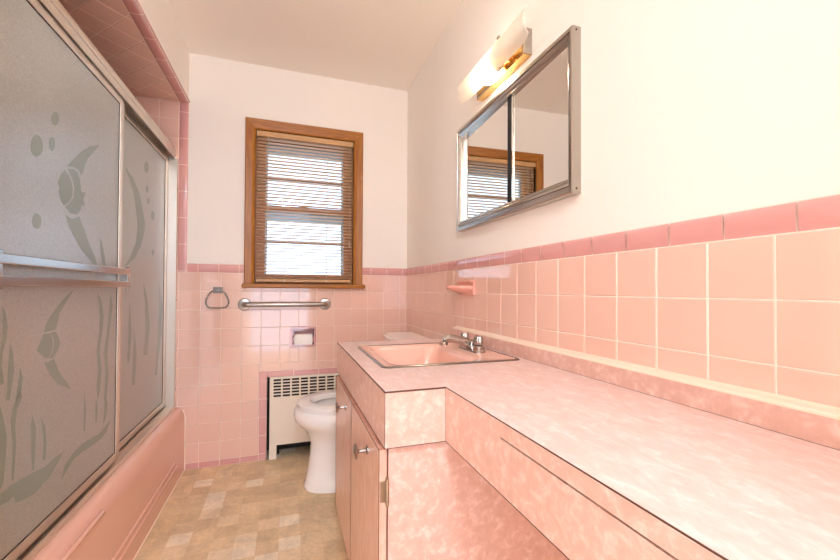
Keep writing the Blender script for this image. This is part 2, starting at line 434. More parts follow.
# ------------------------------------------------------------------ window
def window():
    w = thing('window_1', 'brown wooden double-hung window with honey wood casing on the back wall', 'window', (.114, BY, 1.05)); struct(w)
    x0, x1, z0, z1 = -.243, .472, 1.068, 2.067; ix0, ix1, iz1 = -.185, .412, 2.004
    yb, yf = PB, PB-.022
    def side(xo, xi):
        s = 1 if xi > xo else -1
        return [(xo, yb), (xo, yf+.006), (xo+s*.006, yf), (xo+s*.04, yf+.003), (xi-s*.008, yf+.008), (xi, yf+.014), (xi, yb)]
    for xo, xi in ((x0, ix0), (x1, ix1)):
        bm = NB(); pr = side(xo, xi); s = 1 if xi > xo else -1
        lo = [Vector((x, y, z0)) for x, y in pr]
        hi = [Vector((x, y, z1-abs(x-xo)*(z1-iz1)/abs(xi-xo))) for x, y in pr]
        loft(bm, [lo, hi]); link('side_casing', bm, M['wood'], w)
    bm = NB(); pr = [(z1, yb), (z1, yf+.006), (z1-.006, yf), (z1-.04, yf+.003), (iz1+.008, yf+.008), (iz1, yf+.014), (iz1, yb)]
    L = [Vector((x0+(z1-z)*(ix0-x0)/(z1-iz1), y, z)) for z, y in pr]; R_ = [Vector((x1+(z1-z)*(ix1-x1)/(z1-iz1), y, z)) for z, y in pr]
    loft(bm, [L, R_]); link('head_casing', bm, M['woodh'], w)
    for xx, zz in ((x0+.012, 1.80), (x1-.012, 1.765)):
        bm = NB(); box(bm, xx-.006, xx+.006, yf-.002, yf+.004, zz-.014, zz+.014, .002); link('blind_bracket_scar', bm, M['sash'], w)
    bm = NB(); box(bm, -.252, .485, BY-.05, PB+.01, 1.041, 1.068, .008, 3); link('sill', bm, M['woodh'], w)
    # jamb lining
    bm = NB(); t = .012
    box(bm, ix0-t, ix0, PB, PB+.15, 1.05, iz1+t); box(bm, ix1, ix1+t, PB, PB+.15, 1.05, iz1+t); box(bm, ix0, ix1, PB, PB+.15, iz1, iz1+t); box(bm, ix0, ix1, PB+.005, PB+.15, 1.05, 1.068)
    link('jamb', bm, M['wood'], w)
    bm = NB()
    for xx in (ix0+.006, ix1-.006): box(bm, xx-.006, xx+.006, PB+.03, PB+.044, 1.068, iz1)
    link('stop_bead', bm, M['sash'], w)
    def sash(y, za, zb, top, bot, mid):
        s = NB(); X0, X1 = ix0+.002, ix1-.002; st = .052; th = .032
        box(s, X0, X0+st, y, y+th, za, zb, .003); box(s, X1-st, X1, y, y+th, za, zb, .003)
        box(s, X0+st, X1-st, y, y+th, zb-top, zb, .003); box(s, X0+st, X1-st, y, y+th, za, za+bot, .003)
        box(s, X0+st, X1-st, y+.004, y+th-.004, mid-.009, mid+.009, .003)
        o = link('sash', s, M['sash'], w)
        g = NB(); box(g, X0+st-.004, X1-st+.004, y+.014, y+.018, za+bot-.004, zb-top+.004); link('glass', g, M['pane'], o)
        return o
    lo = sash(PB+.045, 1.068, 1.560, .034, .062, 1.334)
    up = sash(PB+.080, 1.526, 2.004, .044, .034, 1.745)
    lo['label'] = 'lower brown sash'; up['label'] = 'upper brown sash'
    k = NB(); lathe(k, (.10, PB+.06, 1.560), (0, 0, 1), [(.016, 0), (.016, .006), (.009, .009), (.009, .016), (0, .018)]); box(k, .075, .125, PB+.052, PB+.068, 1.560, 1.567, .002); box(k, .095, .14, PB+.054, PB+.062, 1.571, 1.577, .002)
    link('sash_lock', k, M['nickel'], lo)
    # pale outer storm frame
    s = NB(); y = PB+.122
    for a in ((ix0, ix0+.062, 1.068, iz1), (ix1-.062, ix1, 1.068, iz1)): box(s, a[0], a[1], y, y+.02, a[2], a[3])
    for za, zb in ((1.068, 1.12), (1.475, 1.535), (1.905, iz1)): box(s, ix0+.062, ix1-.062, y, y+.02, za, zb)
    link('storm_frame', s, M['storm'], w)
window()

def blind():
    b = thing('venetian_blind', 'brown slatted blind with tan headrail hanging in the window', 'blind', (.114, PB+.02, 1.97))
    y = PB+.012
    bm = NB(); box(bm, -.181, .409, y-.022, y+.012, 1.966, 1.999, .004); link('headrail', bm, M['rail'], b)
    s = NB(); z = 1.955; a = math.radians(-8); n = 0
    while z > 1.102:
        prof = []
        for k in range(5):
            q = (k/4-.5)*.0245; cr = .0016*(1-(2*k/4-1)**2)
            prof.append((q*math.cos(a), q*math.sin(a)+cr))
        up_ = [Vector((-.176, y+p_[0], z+p_[1]+.00045)) for p_ in prof]; dn = [Vector((-.176, y+p_[0], z+p_[1]-.00045)) for p_ in reversed(prof)]
        r0 = up_+dn; r1 = [v+Vector((.58, 0, 0)) for v in r0]; loft(s, [r0, r1]); z -= .0208; n += 1
    link('slats', s, M['slat'], b)
    bm = NB(); box(bm, -.176, .396, y-.013, y+.013, 1.078, 1.097, .004); link('bottom_rail', bm, M['rail'], b)
    for x in (-.014, .243):
        bm = NB()
        for yy in (y-.0135, y+.0135): tube(bm, [(x, yy, 1.08), (x, yy, 1.967)], .0009, 6)
        link('ladder_cord', bm, M['cord'], b)
        bm = NB(); lathe(bm, (x, y-.0135, 1.086), (0, -1, 0), [(.006, 0), (.006, .002), (0, .003)], 10); link('cord_button', bm, M['cord'], b)
    bm = NB(); tube(bm, [(-.112, y-.02, 1.965), (-.114, y-.022, 1.70), (-.118, y-.022, 1.13)], .0018, 8); link('tilt_wand', bm, M['cord'], b)
    bm = NB(); tube(bm, [(.385, y-.02, 1.965), (.386, y-.022, 1.55), (.386, y-.022, 1.34)], .0013, 6); lathe(bm, (.386, y-.022, 1.31), (0, 0, 1), [(.004, 0), (.005, .012), (.002, .034)], 10); link('lift_cord', bm, M['cord'], b)
blind()

# ------------------------------------------------------------------ things on the back wall
def towel_ring():
    t = thing('towel_ring', 'chrome towel ring on the pink tiles left of the grab bar', 'towel ring', (-.385, BY, 1.03))
    bm = NB(); box(bm, -.409, -.357, BY-.006, BY, 1.010, 1.046, .002); box(bm, -.400, -.366, BY-.028, BY-.006, 1.018, 1.038, .003); link('mount', bm, M['dchrome'], t)
    pts = []
    W, H_, cz = .060, .050, .974
    ol = [(-.022, H_), (.022, H_), (.044, .028), (W, -.012), (.052, -.040), (.030, -.050), (-.030, -.050), (-.052, -.040), (-W, -.012), (-.044, .028)]
    # smooth closed outline (Catmull-Rom)
    n = len(ol)
    for i in range(n):
        p0, p1, p2, p3 = (Vector(ol[(i+k-1) % n]+(0,)) for k in range(4))
        for s in range(4):
            q = s/4; v = .5*((2*p1)+(-p0+p2)*q+(2*p0-5*p1+4*p2-p3)*q*q+(-p0+3*p1-3*p2+p3)*q**3)
            pts.append((-.383+v.x, BY-.020, cz+v.y))
    bm = NB(); tube(bm, pts, .0042, 10, closed=True); link('ring', bm, M['dchrome'], t, smooth=True)
towel_ring()

def grab_bar():
    t = thing('grab_bar', 'brushed steel grab bar on the tiles under the window', 'grab bar', (0, BY, .942))
    z = .942; xa, xb = -.238, .234; r = .0155
    pts = [(xa, BY, z), (xa, BY-.022, z)]
    for k in range(1, 6): q = k/5*PI/2; pts.append((xa+.022*(1-math.cos(q)), BY-.022-.022*math.sin(q), z))
    m_ = [(xa+xb-p_[0], p_[1], p_[2]) for p_ in reversed(pts)]
    bm = NB(); tube(bm, pts+m_, r, 20); link('bar', bm, M['steel'], t, smooth=True)
    for x in (xa, xb):
        bm = NB(); lathe(bm, (x, BY, z), (0, -1, 0), [(.037, 0), (.037, .005), (.033, .010), (.017, .013)], 32); link('flange', bm, M['steel'], t, smooth=30)
grab_bar()

def paper_holder():
    h = thing('toilet_paper_holder', 'recessed rose ceramic paper holder below the grab bar', 'paper holder', (.102, BY, .738))
    xs = [.023, .036, .168, .181]; zs = [.676, .689, .787, .800]
    bm = NB(); plate(bm, xs, zs, {(1, 1)}, lambda a, b, n: (a, BY-.007+n, b), .011)
    bmesh.ops.bevel(bm, geom=[e for e in bm.edges if all(abs(v.co.y-(BY-.007)) < 1e-6 for v in e.verts) and len(e.link_faces) == 2 and e.calc_face_angle(0) > .5], offset=.003, segments=2, affect='EDGES')
    link('frame', bm, M['cap'], h)
    bm = NB(); d = .055
    box(bm, .034, .170, PB+d, PB+d+.004, .687, .789); box(bm, .032, .036, PB, PB+d, .687, .789); box(bm, .168, .172, PB, PB+d, .687, .789)
    box(bm, .034, .170, PB, PB+d, .785, .789); box(bm, .034, .170, PB, PB+d, .687, .691); link('recess', bm, M['cap'], h)
    for xa, xb in ((.036, .046), (.158, .168)):
        bm = NB(); box(bm, xa, xb, BY-.030, BY+.02, .710, .738, .004); link('post', bm, M['cap'], h)
    bm = NB(); tube(bm, [(.044, BY-.016, .724), (.16, BY-.016, .724)], .009, 14); link('roller', bm, M['chrome'], h, smooth=True)
    r = NB(); c = (.0455, BY-.016, .724); n = 32; rings = []
    for rr, xx in ((.010, .049), (.032, .049), (.0335, .0505), (.0335, .1535), (.032, .155), (.010, .155)):
        rings.append([Vector((xx, c[1]+rr*math.cos(2*PI*k/n), c[2]+rr*math.sin(2*PI*k/n))) for k in range(n)])
    loft(r, rings+[rings[0]], False, False)
    o = link('toilet_paper_roll', r, M['paper'], smooth=40); tag(o, 'white toilet paper roll in the rose ceramic holder', 'toilet paper')
    s = NB(); prism(s, [(c[1]-.0338, c[2]+.008), (c[1]-.0342, c[2]-.030), (c[1]-.0336, c[2]-.030), (c[1]-.0332, c[2]+.008)], 'x', .050, .154)
    link('loose_sheet', s, M['paper'], o)
paper_holder()

def radiator():
    f = thing('radiator_cover', 'cream metal radiator cover with slotted grille below the window', 'radiator cover', (.2, BY, 0))
    X0, X1 = -.092, NX1-.012
    xs, zs = [X0], [.0, .083, .370]
    cols = []; x = X0+.022
    while x+.043 < X1-.02:
        xs += [x, x+.043]; cols.append(len(xs)-2); x += .0535
    xs.append(X1)
    rows = []; z = .376
    for k in range(6):
        zs += [z, z+.0118]; rows.append(len(zs)-2); z += .0192
    zs = sorted(set(zs)); zs.append(.493)
    # feet edges
    xs2 = sorted(set(xs+[X0+.042, X1-.042]))
    holes = set()
    for i in range(len(xs2)-1):
        m_ = (xs2[i]+xs2[i+1])/2
        for j in range(len(zs)-1):
            zm = (zs[j]+zs[j+1])/2
            if zm < .083 and X0+.042 < m_ < X1-.042: holes.add((i, j))
            if any(xs[c] < m_ < xs[c+1] for c in cols) and any(abs(zm-(.376+.0192*k+.0059)) < .004 for k in range(6)): holes.add((i, j))
    bm = NB(); plate(bm, xs2, zs, holes, lambda a, b, n: (a, BY-.006+n, b), .003)
    link('front_panel', bm, M['paint'], f)
    bm = NB(); box(bm, X0, X1, BY-.006, BY-.0005, .493, .497, .001); box(bm, X0, X0+.003, BY-.003, BY-.0005, 0, .493); link('return_edge', bm, M['paint'], f)
    r = thing('radiator', 'dark dusty finned radiator behind the cream cover', 'radiator', (.2, BY+.06, .05))
    bm = NB(); tube(bm, [(X0+.03, BY+.07, .14), (X1-.02, BY+.07, .14)], .014, 12); link('pipe', bm, M['rust_shade'], r)
    bm = NB(); x = X0+.06
    while x < X1-.05: box(bm, x, x+.0012, BY+.03, BY+.11, .095, .185); x += .011
    link('fins', bm, M['rust_shade'], r)
    bm = NB(); tube(bm, [(X0+.045, BY+.07, 0), (X0+.045, BY+.07, .14)], .012, 12); link('riser_pipe', bm, M['rust_shade'], r)
radiator()

# ------------------------------------------------------------------ toilet
def toilet():
    t = thing('toilet', 'white porcelain toilet between the vanity and the radiator cover', 'toilet', (.4, 2.05, 0))
    cy = 2.05; N = 40
    def ring(z, xf, xb, hw, e=2.0, wf=.5):
        """egg outline: front end rounder, widest at wf of the length"""
        xm = xf+(xb-xf)*wf; out = []
        for k in range(N):
            a = 2*PI*k/N; c, s = math.cos(a), math.sin(a)
            r = (xm-xf) if c < 0 else (xb-xm)
            out.append(Vector((xm+math.copysign(abs(c)**(2/e), c)*r, cy+math.copysign(abs(s)**(2/e), s)*hw, z)))
        return out
    lv = [(0, .096, .60, .120, 2.6), (.012, .094, .60, .121, 2.6), (.03, .104, .595, .114, 2.5), (.10, .115, .59, .108, 2.4), (.18, .127, .58, .108, 2.3), (.225, .129, .58, .113, 2.2),
          (.265, .116, .58, .130, 2.1), (.30, .098, .58, .150, 2.05), (.33, .066, .575, .176, 2.0), (.352, .047, .57, .189, 2.0), (.375, .041, .565, .192, 2.0), (.400, .043, .56, .190, 2.0), (.412, .050, .56, .186, 2.0), (.417, .062, .55, .178, 2.0)]
    rings = [ring(z, a, b, w, e, .46) for z, a, b, w, e in lv]
    rings += [ring(.412, .085, .49, .140, 2, .46), ring(.385, .092, .48, .132, 2, .46), ring(.30, .12, .44, .105, 2, .46), ring(.24, .18, .38, .07, 2, .46), ring(.225, .22, .34, .04, 2, .46)]
    bm = NB(); loft(bm, rings); link('bowl', bm, M['porc'], t, smooth=True)
    bm = NB(); box(bm, .46, .765, cy-.15, cy+.15, .30, .405, .03, 3); link('tank_shelf', bm, M['porc'], t, smooth=35)
    for nm, za, zb, fx, bx, hw in (('seat', .418, .446, .062, .50, .180),):
        o1, o2, o3 = ring(za, fx, bx, hw, 2, .46), ring(zb-.007, fx-.003, bx, hw+.002, 2, .46), ring(zb, fx+.006, bx-.006, hw-.008, 2, .46)
        i3, i1 = ring(zb-.002, fx+.062, bx-.045, hw-.064, 2, .44), ring(za, fx+.066, bx-.05, hw-.068, 2, .44)
        bm = NB(); loft(bm, [o1, o2, o3, i3, i1, o1], False, False); bmesh.ops.remove_doubles(bm, verts=bm.verts[:], dist=1e-6)
        link(nm, bm, M['seatp'], t, smooth=40)
    for q in (-.08, .08):
        bm = NB(); tube(bm, [(.505, cy+q-.02, .425), (.505, cy+q+.02, .425)], .011, 12); link('seat_hinge', bm, M['seatp'], t)
    bm = NB(); box(bm, .575, .768, cy-.215, cy+.215, .405, .738, .03, 4); link('tank', bm, M['porc'], t, smooth=35)
    # lid with a bowed front edge
    ol = [(.770, cy-.232), (.60, cy-.232)]
    ol += [(.60-.04*math.cos(PI/2*k/6*1.0)*1.0, cy-.19+.38*k/6) if False else (.575-.018*math.sin(PI*k/8), cy-.215+.43*k/8) for k in range(9)]
    ol += [(.60, cy+.232), (.770, cy+.232)]
    bm = NB(); prism(bm, ol, 'z', .738, .766); bmesh.ops.bevel(bm, geom=[e for e in bm.edges if all(v.co.z > .765 for v in e.verts)], offset=.008, segments=3, affect='EDGES')
    link('tank_lid', bm, M['porc'], t, smooth=35)
    bm = NB(); lathe(bm, (.576, cy-.15, .68), (-1, 0, 0), [(.014, 0), (.014, .008), (.006, .014)], 14); box(bm, .556, .564, cy-.155, cy-.08, .672, .686, .003); link('flush_lever', bm, M['chrome'], t)
toilet()

# ------------------------------------------------------------------ bathtub
def bathtub():
    t = thing('bathtub', 'pink enamel bathtub with a ribbed front apron behind sliding doors', 'bathtub', (-.93, AY, 0))
    ya, yb = AY+.001, BY-.001
    pr = [(-.58, 0), (LX, 0), (LX, .300)]
    for k in range(1, 9):
        q = k/8*PI/2; pr.append((LX-.040*(1-math.cos(q)), .300+.060*math.sin(q)))
    pr += [(-.60, .362), (-.665, .361), (-.685, .352), (-.70, .33), (-.725, .10), (-.76, .06), (-1.13, .06), (-1.17, .10), (-1.20, .33), (-1.215, .352), (-1.23, .361), (AX+.005, .361), (AX+.005, .04), (-.58, .04)]
    bm = NB(); loft(bm, [[Vector((x, ya, z)) for x, z in pr], [Vector((x, yb, z)) for x, z in pr]]); link('shell', bm, M['tub'], t, smooth=35)
    for a, b in ((ya, ya+.10), (yb-.09, yb)):
        bm = NB(); box(bm, -1.2, -.69, a, b, .06, .361, .02); link('end_slope', bm, M['tub'], t, smooth=35)
    for y0, y1, z, h in ((ya+.08, 1.442, .326, .0075), (ya+.10, 2.235, .124, .0075), (ya+.16, 2.29, .088, .007)):
        bm = NB(); tube(bm, [(LX-.004, y0, z), (LX-.001, y0+.012, z), (LX-.001, y1-.012, z), (LX-.004, y1, z)], [h*.4, h, h, h*.4], 12); link('apron_rib', bm, M['tub'], t, smooth=True)
    bm = NB(); tube(bm, [(LX+.002, BY-.002, 0), (LX+.002, BY-.002, .30), (LX-.012, BY-.002, .346)], .0045, 8); tube(bm, [(LX+.001, ya, .003), (LX+.001, yb, .003)], .004, 8)
    link('caulk_line', bm, M['caulk'], t, smooth=True)
bathtub()

# ------------------------------------------------------------------ sliding shower doors
FRONT = [
    ('etched_fish', [(1.542,1.527),(1.481,1.5),(1.427,1.464),(1.378,1.42),(1.347,1.392),(1.382,1.401),(1.41,1.401),(1.427,1.388),(1.439,1.405),(1.448,1.43),(1.467,1.457),(1.503,1.489)]),
    ('etched_fish', [(1.336,1.377),(1.315,1.358),(1.303,1.331),(1.313,1.318),(1.307,1.307),(1.317,1.287),(1.334,1.274),(1.359,1.289),(1.376,1.31),(1.379,1.335),(1.369,1.357),(1.351,1.371)]),
    ('etched_fish', [(1.351,1.386),(1.376,1.363),(1.388,1.337),(1.385,1.309),(1.364,1.286),(1.342,1.271),(1.368,1.258),(1.401,1.26),(1.423,1.276),(1.434,1.298),(1.452,1.295),(1.441,1.315),(1.454,1.344),(1.437,1.335),(1.427,1.342),(1.42,1.371),(1.404,1.391),(1.375,1.393)]),
    ('etched_fish', [(1.345,1.248),(1.378,1.242),(1.418,1.258),(1.434,1.237),(1.454,1.22),(1.469,1.196),(1.491,1.172),(1.52,1.143),(1.539,1.112),(1.515,1.113),(1.478,1.134),(1.436,1.156),(1.403,1.183),(1.374,1.208),(1.355,1.229)]),
    ('etched_bubble', [(1.303,1.513),(1.301,1.504),(1.296,1.495),(1.289,1.488),(1.281,1.485),(1.274,1.485),(1.268,1.49),(1.266,1.498),(1.268,1.507),(1.273,1.516),(1.28,1.523),(1.288,1.526),(1.295,1.526),(1.301,1.521)]),
    ('etched_bubble', [(1.232,1.41),(1.23,1.396),(1.223,1.384),(1.213,1.375),(1.202,1.371),(1.192,1.373),(1.185,1.381),(1.183,1.392),(1.185,1.404),(1.191,1.417),(1.2,1.426),(1.211,1.43),(1.222,1.429),(1.229,1.421)]),
    ('etched_bubble', [(1.285,1.435),(1.284,1.426),(1.28,1.417),(1.275,1.412),(1.269,1.41),(1.264,1.412),(1.26,1.417),(1.258,1.425),(1.259,1.434),(1.263,1.442),(1.268,1.447),(1.274,1.45),(1.279,1.448),(1.283,1.443)]),
    ('etched_bubble', [(1.231,1.21),(1.229,1.201),(1.224,1.193),(1.217,1.188),(1.209,1.187),(1.201,1.19),(1.196,1.196),(1.194,1.204),(1.196,1.213),(1.2,1.22),(1.207,1.226),(1.216,1.227),(1.223,1.225),(1.229,1.219)]),
    ('etched_seaweed', [(1.557,1.208),(1.572,1.193),(1.59,1.155),(1.604,1.113),(1.584,1.112),(1.566,1.153)]),
    ('etched_fish', [(1.392,1.03),(1.36,1.013),(1.327,0.993),(1.299,0.973),(1.272,0.951),(1.257,0.932),(1.251,0.915),(1.273,0.916),(1.3,0.918),(1.308,0.927),(1.316,0.948),(1.32,0.963),(1.339,0.98),(1.366,1.004)]),
    ('etched_fish', [(1.25,0.912),(1.236,0.892),(1.222,0.872),(1.242,0.857),(1.263,0.844),(1.28,0.85),(1.29,0.867),(1.291,0.884),(1.284,0.902),(1.271,0.911)]),
    ('etched_fish', [(1.276,0.911),(1.291,0.899),(1.298,0.883),(1.296,0.865),(1.286,0.849),(1.271,0.842),(1.295,0.841),(1.315,0.857),(1.326,0.873),(1.32,0.893),(1.303,0.913)]),
    ('etched_fish', [(1.255,0.838),(1.266,0.831),(1.297,0.837),(1.309,0.821),(1.317,0.805),(1.339,0.779),(1.368,0.753),(1.386,0.73),(1.357,0.743),(1.318,0.762),(1.287,0.79),(1.267,0.815)]),
    ('etched_seaweed', [(1.096,0.993),(1.107,0.973),(1.113,0.943),(1.109,0.914),(1.099,0.886),(1.096,0.857),(1.104,0.816),(1.094,0.813),(1.087,0.839),(1.089,0.868),(1.092,0.896),(1.099,0.925),(1.099,0.959)]),
    ('etched_seaweed', [(1.123,0.902),(1.133,0.88),(1.137,0.839),(1.131,0.805),(1.124,0.771),(1.112,0.774),(1.116,0.813),(1.117,0.853)]),
    ('etched_seaweed', [(1.158,0.84),(1.169,0.816),(1.164,0.786),(1.151,0.764),(1.144,0.766),(1.152,0.799),(1.156,0.819)]),
    ('etched_seaweed', [(1.545,1.019),(1.577,0.988),(1.592,0.935),(1.581,0.875),(1.567,0.817),(1.582,0.747),(1.572,0.675),(1.557,0.65),(1.548,0.696),(1.557,0.753),(1.544,0.821),(1.562,0.885),(1.563,0.944)]),
    ('etched_seaweed', [(1.644,1.018),(1.663,0.97),(1.64,0.869),(1.625,0.801),(1.637,0.713),(1.622,0.631),(1.605,0.636),(1.611,0.726),(1.6,0.812),(1.622,0.886),(1.637,0.963)]),
    ('etched_seaweed', [(1.355,0.558),(1.309,0.559),(1.266,0.552),(1.227,0.558),(1.19,0.563),(1.156,0.565),(1.116,0.566),(1.094,0.566),(1.095,0.54),(1.125,0.534),(1.144,0.538),(1.153,0.516),(1.174,0.511),(1.219,0.502),(1.252,0.509),(1.288,0.516),(1.321,0.534)]),
    ('etched_seaweed', [(1.656,0.547),(1.614,0.536),(1.57,0.527),(1.521,0.534),(1.461,0.538),(1.406,0.531),(1.362,0.515),(1.343,0.481),(1.369,0.492),(1.407,0.51),(1.462,0.512),(1.522,0.507),(1.588,0.505),(1.627,0.515)]),
    ('etched_seaweed', [(1.208,0.708),(1.223,0.673),(1.223,0.631),(1.219,0.564),(1.212,0.567),(1.206,0.632),(1.203,0.686)]),
    ('etched_seaweed', [(1.242,0.697),(1.263,0.659),(1.269,0.619),(1.266,0.571),(1.255,0.575),(1.257,0.624),(1.251,0.663)]),
    ('etched_seaweed', [(1.162,0.785),(1.167,0.766),(1.151,0.743),(1.144,0.706),(1.149,0.66),(1.143,0.574),(1.135,0.578),(1.137,0.67),(1.129,0.717),(1.138,0.752),(1.152,0.776)]),
    ('etched_seaweed', [(1.088,0.783),(1.104,0.736),(1.117,0.689),(1.114,0.636),(1.108,0.586),(1.094,0.572)]),
    ('etched_seaweed', [(1.61,0.662),(1.635,0.613),(1.625,0.574),(1.601,0.549),(1.607,0.597)]),
    ('etched_seaweed', [(1.546,0.663),(1.557,0.62),(1.552,0.574),(1.542,0.577),(1.542,0.624)]),
    ('etched_seaweed', [(1.467,0.699),(1.478,0.644),(1.474,0.574),(1.465,0.577),(1.466,0.647)]),
]
REAR = [
    ('etched_fish', [(1.832,1.54),(1.918,1.518),(1.996,1.466),(2.038,1.401),(2.07,1.346),(2.063,1.299),(2.024,1.234),(1.95,1.168),(1.831,1.119),(1.896,1.164),(1.965,1.242),(1.982,1.317),(1.96,1.385),(1.932,1.451),(1.884,1.501)]),
    ('etched_bubble', [(2.107,1.623),(2.104,1.608),(2.095,1.595),(2.082,1.588),(2.069,1.587),(2.059,1.595),(2.055,1.607),(2.058,1.622),(2.067,1.635),(2.08,1.643),(2.093,1.643),(2.103,1.636)]),
    ('etched_bubble', [(2.111,1.518),(2.109,1.508),(2.103,1.499),(2.094,1.495),(2.085,1.495),(2.079,1.5),(2.076,1.509),(2.078,1.519),(2.084,1.527),(2.093,1.532),(2.101,1.532),(2.108,1.526)]),
    ('etched_bubble', [(2.131,1.464),(2.129,1.456),(2.123,1.449),(2.114,1.445),(2.105,1.445),(2.098,1.449),(2.096,1.456),(2.098,1.465),(2.104,1.472),(2.113,1.476),(2.121,1.476),(2.128,1.472)]),
    ('etched_bubble', [(2.204,1.407),(2.201,1.394),(2.193,1.383),(2.181,1.378),(2.169,1.379),(2.16,1.386),(2.157,1.398),(2.159,1.41),(2.167,1.421),(2.179,1.426),(2.191,1.426),(2.2,1.418)]),
    ('etched_bubble', [(2.207,1.218),(2.205,1.21),(2.198,1.203),(2.188,1.2),(2.179,1.202),(2.172,1.207),(2.169,1.215),(2.171,1.223),(2.178,1.23),(2.187,1.233),(2.197,1.232),(2.204,1.226)]),
    ('etched_seaweed', [(2.06,1.063),(2.12,0.979),(2.153,0.854),(2.124,0.711),(2.073,0.719),(2.102,0.835),(2.087,0.968)]),
    ('etched_seaweed', [(2.298,1.067),(2.346,0.918),(2.319,0.745),(2.277,0.58),(2.246,0.587),(2.278,0.751),(2.296,0.921)]),
    ('etched_seaweed', [(1.961,0.849),(1.989,0.733),(1.97,0.603),(1.941,0.61),(1.948,0.729)]),
    ('etched_seaweed', [(1.9,0.974),(1.927,0.853),(1.91,0.714),(1.888,0.718),(1.894,0.856)]),
]

def etch(parent, shapes, x, h):
    for nm, pts in shapes:
        bm = NB(); prism(bm, [(a, b) for a, b in pts], 'x', x, x+h); bmesh.ops.triangulate(bm, faces=bm.faces[:])
        link(nm, bm, M['etch'], parent)

def shower():
    f = thing('shower_door_frame', 'satin aluminium frame around the sliding shower doors on the tub rim', 'shower door frame', (-.63, AY, .362))
    y0, y1 = AY, BY
    hp = [(-.604, 1.772), (-.604, 1.780), (-.607, 1.783), (-.607, 1.800), (-.603, 1.803), (-.603, 1.815), (-.608, 1.832), (-.616, 1.836), (-.655, 1.836), (-.663, 1.830), (-.663, 1.772), (-.660, 1.772), (-.660, 1.822), (-.608, 1.822), (-.608, 1.772)]
    bm = NB(); prism(bm, hp, 'y', y0, y1); link('header_rail', bm, M['alu'], f)
    tp = [(-.592, .362), (-.592, .368), (-.598, .376), (-.604, .376), (-.604, .367), (-.630, .367), (-.630, .378), (-.633, .378), (-.633, .367), (-.658, .367), (-.658, .382), (-.662, .382), (-.662, .362)]
    bm = NB(); prism(bm, tp, 'y', y0, y1); link('bottom_track', bm, M['alu'], f)
    for a, b in ((y1-.022, y1), (y0, y0+.022)):
        bm = NB(); box(bm, -.660, -.594, a, b, .366, 1.78, .003); link('wall_jamb', bm, M['alu'], f)
    for z in (.47, .97, 1.60):
        bm = NB(); lathe(bm, (-.594, y1-.011, z), (1, 0, 0), [(.003, 0), (.0035, .0012), (0, .002)], 10); link('screw', bm, M['rust_shade'], f)
    def door(label, xc, ya, yb, shapes, bars):
        d = thing('sliding_shower_door', label, 'shower door', (xc, ya, .385), 'sliding shower doors')
        t = .007; za, zb = .3805, 1.790
        for a, b in ((ya, ya+.034), (yb-.034, yb)):
            bm = NB(); box(bm, xc-t, xc+t, a, b, za, zb, .002)
            s = .0006; box(bm, xc-t-s, xc+t+s, a+.011, a+.020, za+.03, zb-.03, .0004)
            link('stile', bm, M['alu'], d)
        for a, b in ((za, za+.028), (zb-.045, zb)):
            bm = NB(); box(bm, xc-t, xc+t, ya+.034, yb-.034, a, b, .002); link('rail', bm, M['alu'], d)
        bm = NB(); box(bm, xc-.003, xc+.003, ya+.030, yb-.030, za+.024, zb-.041); g = link('glass_panel', bm, M['frost'], d)
        etch(g, shapes, xc+.0030, .0006)
        bm = NB()
        for a, b in ((ya+.034, ya+.037), (yb-.037, yb-.034)): box(bm, xc-.0045, xc+.0045, a, b, za+.028, zb-.045)
        for a, b in ((za+.028, za+.031), (zb-.048, zb-.045)): box(bm, xc-.0045, xc+.0045, ya+.034, yb-.034, a, b)
        link('glazing_gasket', bm, M['rust_shade'], d)
        if bars:
            xo = xc+.034
            for z in (1.098, 1.050):
                bm = NB(); box(bm, xo-.006, xo+.006, 1.005, yb-.008, z-.012, z+.012, .003, 2); link('towel_bar', bm, M['chrome'], d)
            for ya_ in (1.020, yb-.030):
                bm = NB(); box(bm, xo-.005, xo+.003, ya_, ya_+.016, 1.03, 1.118, .002); box(bm, xc+t-.001, xo, ya_+.003, ya_+.013, 1.06, 1.088, .002); link('bar_bracket', bm, M['chrome'], d)
        return d
    door('outer frosted shower door with double towel bar and etched fish', -.619, .955, 1.733, FRONT, True)
    door('inner frosted shower door beside the back wall, no towel bar', -.646, 1.655, 2.402, REAR, False)
shower()

